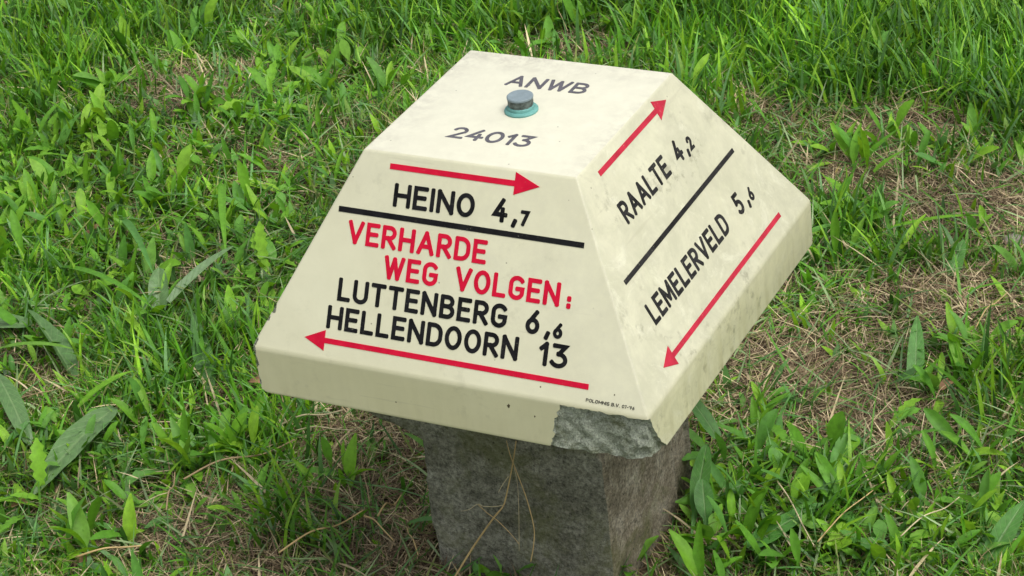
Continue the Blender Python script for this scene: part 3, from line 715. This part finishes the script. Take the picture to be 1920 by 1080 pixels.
oval_p = lambda t: max(0.02, math.sin(math.pi*(t*.94+.03))**.6) if t < 1 else .05
spoon = lambda t: max(.03, (math.sin(math.pi*min(1, t**1.5))**.75)) if t < 1 else .05
strap = lambda t: (min(1, .55+t*2)*(1-t**3.5)) if t < 1 else .02
MESH = {'lance': [], 'oval': [], 'tooth': []}
for i in range(8):
    rr_ = random.Random(i)
    MESH['lance'].append(leaf_mesh('leaf', .047, .0108*rr_.uniform(.7, 1.2), rr_.uniform(.1, .9), rr_.uniform(.15, .5), .014, M_weed, 6, [lance, spoon][i % 2], .05, 0, i, rr_.uniform(-.6, .6)))
    MESH['oval'].append(leaf_mesh('leaf', .030, .0145*rr_.uniform(.75, 1.15), rr_.uniform(.1, .8), rr_.uniform(.05, .35), .022, M_weed, 6, [oval_p, spoon][i % 2], .08, 0, 50+i, rr_.uniform(-.4, .4)))
    MESH['tooth'].append(leaf_mesh('leaf', .075, .017*rr_.uniform(.8, 1.1), rr_.uniform(.4, 1.2), rr_.uniform(.05, .3), .008, M_weed, 13, spoon, .06, .38, 90+i, rr_.uniform(-.3, .3)))
def plant(kind, x, y, sc, nl, elev, label, cat, group, spread=.35):
    e = empty('leafy_weed' if kind != 'tooth' else 'rosette_weed', (x, y, gz(x, y)-.003)); tag(e, label, cat, group)
    a0 = random.random()*6.28
    for i in range(nl):
        o = link('leaf', random.choice(MESH[kind]), e)
        s = sc*random.uniform(.65, 1.2); el = R(random.gauss(elev, 17))
        o.rotation_euler = (random.uniform(-.5, .5), -max(.08, min(1.5, el)), a0 + 2.4*i + random.uniform(-1.2, 1.2)); o.scale = (s, s*random.uniform(.8, 1.2), s)
        o.location = (random.uniform(-.02, .02), random.uniform(-.02, .02), .001)
def spots(nw_, kmax, fld, mind):
    out = []
    while len(out) < nw_:
        x, y = scatter(60, .06); f = field(fld, x, y)+.04; ok = (rng.random(len(x)) < f*kmax) & (np.maximum(np.abs(x), np.abs(y)) > .14)
        for a, b in zip(x[ok], y[ok]):
            if all((a-c)**2+(b-d_)**2 > mind**2 for c, d_ in out): out.append((a, b))
            if len(out) >= nw_: break
    return out
for x, y in spots(280, .9, WEEDF, .022):
    plant('lance', x, y, random.uniform(.75, 1.3), random.randint(3, 8), 64, 'small weed with upright bright green lance-shaped leaves in the turf', 'weed', 'lance-leaved weeds in the turf')
for x, y in spots(90, .9, WEEDF, .03):
    plant('oval', x, y, random.uniform(.6, 1.1), random.randint(4, 7), 42, 'small weed with short oval green leaves in the turf', 'weed', 'oval-leaved weeds in the turf')
for x, y in spots(45, .6, WEEDF+LUSH, .07):
    plant('tooth', x, y, random.uniform(.6, 1.1), random.randint(6, 10), 28, 'flat rosette weed with long notched leaves spread over the turf', 'weed', 'rosette weeds in the turf')
# tiny leaves too many to count
def leaf_cover(nr):
    x, y = scatter(nr); f = field(WEEDF, x, y); b_ = field(BARE, x, y); k = rng.random(len(x)) < (.14+.85*f)*(1-.8*b_)*(1-.7*under(x, y)); x, y = x[k], y[k]; n_ = len(x)
    return blades('leaf_cover', x, y, rng.uniform(.018, .050, n_), rng.uniform(.0050, .0115, n_), np.abs(rng.normal(.6, .4, n_)), rng.uniform(0, .9, n_),
        tints(n_, [DARK, MID, YEL, BLUE], [1.2, 4, 3.2, 1.6], x, y), M_grass, K=5)
# leafy weeds crowding the right-hand foot of the post
for px, py, sc, k in [(1320, 1030, 1.2, 'oval'), (1370, 975, 1.1, 'oval'), (1410, 1030, 1.3, 'lance'), (1350, 900, 1.3, 'lance'), (1450, 930, 1.1, 'oval'), (1400, 860, 1.2, 'lance'), (1480, 1000, 1.05, 'oval'),
                      (1010, 1085, .9, 'oval'), (930, 1090, .9, 'oval'), (1180, 1095, 1.0, 'lance'), (1830, 1000, 1.2, 'lance'), (1790, 1050, 1.05, 'lance'), (1640, 1040, 1.05, 'oval'), (1560, 900, 1.2, 'oval')]:
    c = G(px, py); plant(k, float(c[0]), float(c[1]), sc, 8, 50, 'taller leafy weed with crowded broad leaves growing near the foot of the post', 'weed', 'taller leafy weeds by the post')
tag(leaf_cover(12000), 'low green ground cover of small leaves between the grass', 'ground cover', kind='stuff')

# ------------------------------------------------------------------ single leaves, blades and stalks that stand out
def on_turf(name, p0, p1, W_, mat, prof, label, cat, group=None, bend=.25, fold=.12, lift=(.02, .03), pet=0.0, wrinkle=.05, twist=0.0, seed=0, ns=18, nw=5, roll=0.0):
    a = G(*p0); b = G(*p1); v = b-a; L_ = float(np.hypot(*v)); za, zb = gz(*a)+lift[0], gz(*b)+lift[1]
    o = link(name, leaf_mesh(name, L_-pet, W_, bend, fold, pet, mat, ns, prof, .04, 0, seed, twist, nw, wrinkle))
    o.location = (a[0], a[1], za); o.rotation_euler = (roll, -math.atan2(zb-za, L_)-bend*.4, math.atan2(v[1], v[0])); tag(o, label, cat, group); return o
D = 'dock leaf'
on_turf('dock_leaf', (222, 795), (62, 940), .044, M_dock, lance, 'large flat grey-green dock leaf lying on bare soil with long straw beside it', D, lift=(.03, .02), seed=1, wrinkle=.09, fold=.22, bend=.4)
on_turf('dock_leaf', (-40, 625), (66, 632), .034, M_dock, oval_p, 'pale rounded dock leaf lying at the edge of the weeds', D, seed=2, lift=(.02, .03))
on_turf('dock_leaf', (140, 715), (72, 622), .028, M_dock, lance, 'dark folded dock leaf with its edge curled up', D, seed=3, fold=.7, lift=(.01, .05), roll=.5)
on_turf('dock_leaf', (8, 755), (62, 850), .024, M_dock, oval_p, 'wrinkled blue-green dock leaf curling down beside the pale rounded leaf', D, seed=4, wrinkle=.12, lift=(.05, .02), bend=.7)
on_turf('dock_leaf', (300, 600), (310, 545), .026, M_dock, oval_p, 'striped dock leaf standing up in the long grass', D, seed=5, lift=(.01, .06), fold=.3, wrinkle=.1)
on_turf('dock_leaf', (325, 598), (452, 520), .016, M_dock, strap, 'narrow rolled dock leaf pointing at the cream waymarker', D, seed=6, fold=.8, lift=(.03, .05))
on_turf('dock_leaf', (398, 745), (372, 640), .024, M_dock, lance, 'limp striped dock leaf hanging in the tuft below the rolled leaf', D, seed=7, lift=(.01, .05), wrinkle=.1)
on_turf('dock_leaf', (1405, 1062), (1545, 985), .028, M_dock2, strap, 'long dark green dock leaf lying beside the post', D, seed=8, lift=(.02, .03), wrinkle=.08)
on_turf('dock_leaf', (1610, 1045), (1670, 1058), .022, M_dock2, oval_p, 'green dock leaf lying flat among lance-leaved weeds', D, seed=9, lift=(.02, .02))
on_turf('dock_leaf', (1850, 1085), (1930, 1005), .026, M_dock2, lance, 'broad green dock leaf leaning up out of bright weeds', D, seed=10, lift=(.01, .06))
on_turf('dock_leaf', (1716, 735), (1722, 648), .020, M_dock2, strap, 'single upright green dock blade in front of a straw patch', D, seed=11, lift=(.005, .06), wrinkle=.03)
on_turf('dock_leaf', (1785, 535), (1810, 495), .020, M_dock2, strap, 'short bent dock blade beside the pebble patch', D, seed=12, lift=(.005, .04))
on_turf('dock_leaf', (1350, 880), (1262, 828), .018, M_dock2, strap, 'narrow dock blade leaning against the right side of the post', D, seed=13, lift=(.04, .10), wrinkle=.03, bend=.2)
on_turf('dock_leaf', (1330, 1060), (1322, 965), .020, M_dock2, oval_p, 'oval dock leaf standing on its stalk close to the post', D, seed=14, lift=(.0, .09), pet=.05)
on_turf('dock_leaf', (1290, 1060), (1338, 915), .020, M_dock2, oval_p, 'small oval dock leaf reaching up past the post corner', D, seed=15, lift=(.0, .08), pet=.06)
on_turf('dock_leaf', (1340, 985), (1410, 960), .020, M_dock2, lance, 'small dock leaf bent over beside the oval dock leaves', D, seed=16, lift=(.03, .04), pet=.02)
BL = 'long broad grass blade lying over the leafy turf'
for i, (a, b, w) in enumerate([((232, 432), (296, 548), .009), ((120, 520), (300, 625), .009), ((425, 372), (432, 520), .010), ((0, 670), (150, 700), .008), ((235, 610), (285, 690), .009), ((150, 785), (270, 745), .010),
      ((370, 645), (395, 720), .010), ((1690, 500), (1740, 455), .009), ((1480, 500), (1585, 480), .009), ((1650, 460), (1850, 470), .007), ((1800, 200), (1870, 245), .013), ((1520, 25), (1385, 25), .012), ((1640, 350), (1710, 340), .012),
      ((770, 1010), (880, 1045), .010), ((840, 900), (760, 860), .006)]):
    on_turf('grass_blade', a, b, w, M_weed, strap, BL, 'grass blade', 'long broad grass blades', seed=60+i, lift=(.02, .05), bend=random.uniform(.2, .8), fold=.35, wrinkle=0, ns=12, nw=2, twist=random.uniform(-.4, .4))

def tube(name, pts, r0, r1, mat, parent=None, sides=6):
    pts = [Vector(p) for p in pts]
    q = []                                                          # Catmull-Rom through the given points
    for i in range(len(pts)-1):
        p0, p1, p2, p3 = pts[max(0, i-1)], pts[i], pts[i+1], pts[min(len(pts)-1, i+2)]
        for k in range(6):
            t = k/6; q.append(.5*((2*p1)+(p2-p0)*t+(2*p0-5*p1+4*p2-p3)*t*t+(3*p1-p0-3*p2+p3)*t**3))
    q.append(pts[-1]); vs, fs = [], []; n_ = len(q)
    for i, p in enumerate(q):
        t = (q[min(n_-1, i+1)]-q[max(0, i-1)]).normalized(); a = t.orthogonal().normalized(); b = t.cross(a); r = r0+(r1-r0)*i/(n_-1)
        vs += [p + (a*math.cos(2*math.pi*k/sides)+b*math.sin(2*math.pi*k/sides))*r for k in range(sides)]
    for i in range(n_-1):
        for k in range(sides): j = (k+1) % sides; fs.append((i*sides+k, i*sides+j, (i+1)*sides+j, (i+1)*sides+k))
    fs.append(tuple(range(sides))[::-1]); fs.append(tuple(range((n_-1)*sides, n_*sides)))
    return link(name, mesh_of(name, vs, fs, mat, True), parent)
M_stalk = mat_flat('golden_stalk', (.46, .33, .15), .6, .25, 50)
M_stalkp = mat_flat('pale_stalk', (.50, .42, .26), .65, .25, 50)
M_stalkd = mat_flat('brown_stalk', (.30, .22, .12), .65, .3, 50)
def onpost(px, py, y=-.119):
    v = ray(px, py); t = (y-CAM[1])/v[1]; p = CAM+t*v; return (p[0], p[1], p[2])
def zp(l): return [onpost(740+x/3, 720+y/3, -.119-.006*i) for i, (x, y) in enumerate(l)]
st0 = empty('dry_stalk', onpost(852, 1082, -.15)); tag(st0, 'forked golden dry grass stalk leaning against the front of the post', 'dry stalk')
def stalk_part(name, l, r0, r1, mat):
    o = tube(name, zp(l), r0*.62, r1*.7, mat, st0); o.matrix_parent_inverse = Matrix.Translation(st0.location).inverted(); return o
stalk_part('stem', [(683, 320), (660, 470), (625, 640), (605, 695), (555, 755), (440, 920), (330, 1100)], .0011, .0018, M_stalk)
stalk_part('side_stem', [(628, 318), (650, 400), (680, 480), (740, 640), (782, 800), (782, 900), (765, 1000)], .0007, .0010, M_stalk)
stalk_part('side_stem', [(672, 470), (690, 560), (698, 700), (700, 940)], .0004, .0005, M_stalkp)
stalk_part('side_stem', [(640, 520), (605, 570), (582, 612)], .0008, .0004, M_stalkp)
stalk_part('side_stem', [(607, 682), (560, 690), (500, 688), (465, 676), (420, 705), (370, 716)], .0008, .0003, M_stalkp)
stalk_part('side_stem', [(470, 678), (520, 725), (580, 770), (650, 840), (700, 900)], .0009, .0005, M_stalk)
def straw(p0, p1, r, label, z0=.03, z1=.035, sag=.006):
    a, b = G(*p0), G(*p1); za, zb = gz(*a)+z0, gz(*b)+z1; m_ = (a+b)/2; dv = b-a
    tube('straw', [(a[0], a[1], za), (a[0]*.62+b[0]*.38+dv[1]*random.uniform(-.05, .05), a[1]*.62+b[1]*.38-dv[0]*random.uniform(-.05, .05), (za+zb)/2+sag), (a[0]*.3+b[0]*.7+dv[1]*random.uniform(-.05, .05), a[1]*.3+b[1]*.7, (za+zb)/2+sag*random.uniform(-1, 1)), (b[0], b[1], zb)], r*.75, r*.5, random.choice([M_stalkp, M_stalk, M_stalkd]))
    tag(bpy.data.objects[COL.objects[-1].name], label, 'straw', 'straws lying on the turf')
ST = 'long dry straw stem lying on the turf'
for a, b, r in [((350, 926), (560, 862), .0019), ((525, 832), (650, 808), .0016), ((560, 838), (668, 848), .0013), ((318, 985), (335, 918), .0014), ((530, 1075), (690, 1005), .0016), ((150, 1075), (285, 1058), .0018), ((690, 1010), (745, 1060), .0014),
                ((700, 985), (690, 930), .0011), ((90, 635), (180, 662), .0012), ((1535, 1060), (1660, 962), .0012), ((1460, 950), (1530, 1075), .0013), ((1690, 1050), (1800, 985), .0012), ((715, 1010), (760, 975), .0016),
                ((100, 1065), (150, 1030), .0011), ((230, 1005), (310, 985), .0010), ((1050, 30), (1068, 95), .0012), ((1135, 25), (1200, 42), .0010), ((530, 763), (538, 800), .0012), ((0, 800), (150, 760), .0010), ((790, 1080), (770, 1035), .0010), ((1830, 650), (1890, 600), .0010), ((1750, 800), (1780, 760), .0011)]:
    straw(a, b, r, ST)
# pebble and dead leaves
c = G(1903, 474); bm = bmesh.new(); bmesh.ops.create_icosphere(bm, subdivisions=3, radius=1)
for v in bm.verts:
    f = 1+.28*fbm(v.co, 1.1)+.06*fbm(v.co, 4); v.co = Vector((v.co.x*.016, v.co.y*.012, v.co.z*.010))*f
m_ = bpy.data.meshes.new('pebble'); bm.to_mesh(m_); bm.free(); m_.materials.append(M_stone); m_.polygons.foreach_set('use_smooth', [True]*len(m_.polygons))
o = link('pebble', m_); o.location = (c[0], c[1], gz(*c)+.006); tag(o, 'pale greyish pink pebble on the bare brown soil', 'pebble')
for i, (p, q) in enumerate([((165, 452), (198, 440)), ((1765, 745), (1790, 730)), ((22, 955), (55, 950)), ((470, 740), (495, 745)), ((1600, 1020), (1625, 1030)), ((1525, 955), (1540, 945)), ((160, 1078), (170, 1050))]):
    on_turf('dead_leaf', p, q, .012, M_deadleaf, oval_p, 'small curled brown dead leaf lying in the turf', 'dead leaf', 'brown dead leaves', seed=80+i, lift=(.015, .02), bend=.8, fold=.4, wrinkle=.1, ns=8, nw=3)

# crumbs of soil on the bare patches
x, y = scatter(9000, .1); b_ = np.maximum(field(BARE, x, y), .5*under(x, y)); k = rng.random(len(x)) < b_*.9; x, y = x[k], y[k]; n_ = len(x)
r = rng.lognormal(0, .5, n_)*.0021; oc = np.array([(1, 0, 0), (0, 1, 0), (-1, 0, 0), (0, -1, 0), (0, 0, 1), (0, 0, -1)], float)
V = oc[None]*r[:, None, None]*rng.uniform(.6, 1.3, (n_, 6, 1)); V[:, :, 2] *= .7
a_ = rng.uniform(0, 6.28, n_); ca, sa = np.cos(a_)[:, None], np.sin(a_)[:, None]
V = np.stack([V[:, :, 0]*ca-V[:, :, 1]*sa+x[:, None], V[:, :, 0]*sa+V[:, :, 1]*ca+y[:, None], V[:, :, 2]+(ground_z(x, y)+r*.3)[:, None]], 2)
F = np.array([(0, 1, 4), (1, 2, 4), (2, 3, 4), (3, 0, 4), (1, 0, 5), (2, 1, 5), (3, 2, 5), (0, 3, 5)])
F = (np.arange(n_)[:, None, None]*6+F[None]).reshape(-1, 3); T = np.ones((n_, 6, 4)); T[:, :, :3] = tints(n_, [(.11, .08, .052), (.16, .12, .08), (.07, .05, .034), (.25, .21, .16)], [4, 3, 3, .6])[:, None]
o = link('soil_crumbs', np_mesh('soil_crumbs', V.reshape(-1, 3), F, M_straw, False, T.reshape(-1, 4))); tag(o, 'loose brown crumbs of soil on the bare patches', 'soil', kind='stuff')
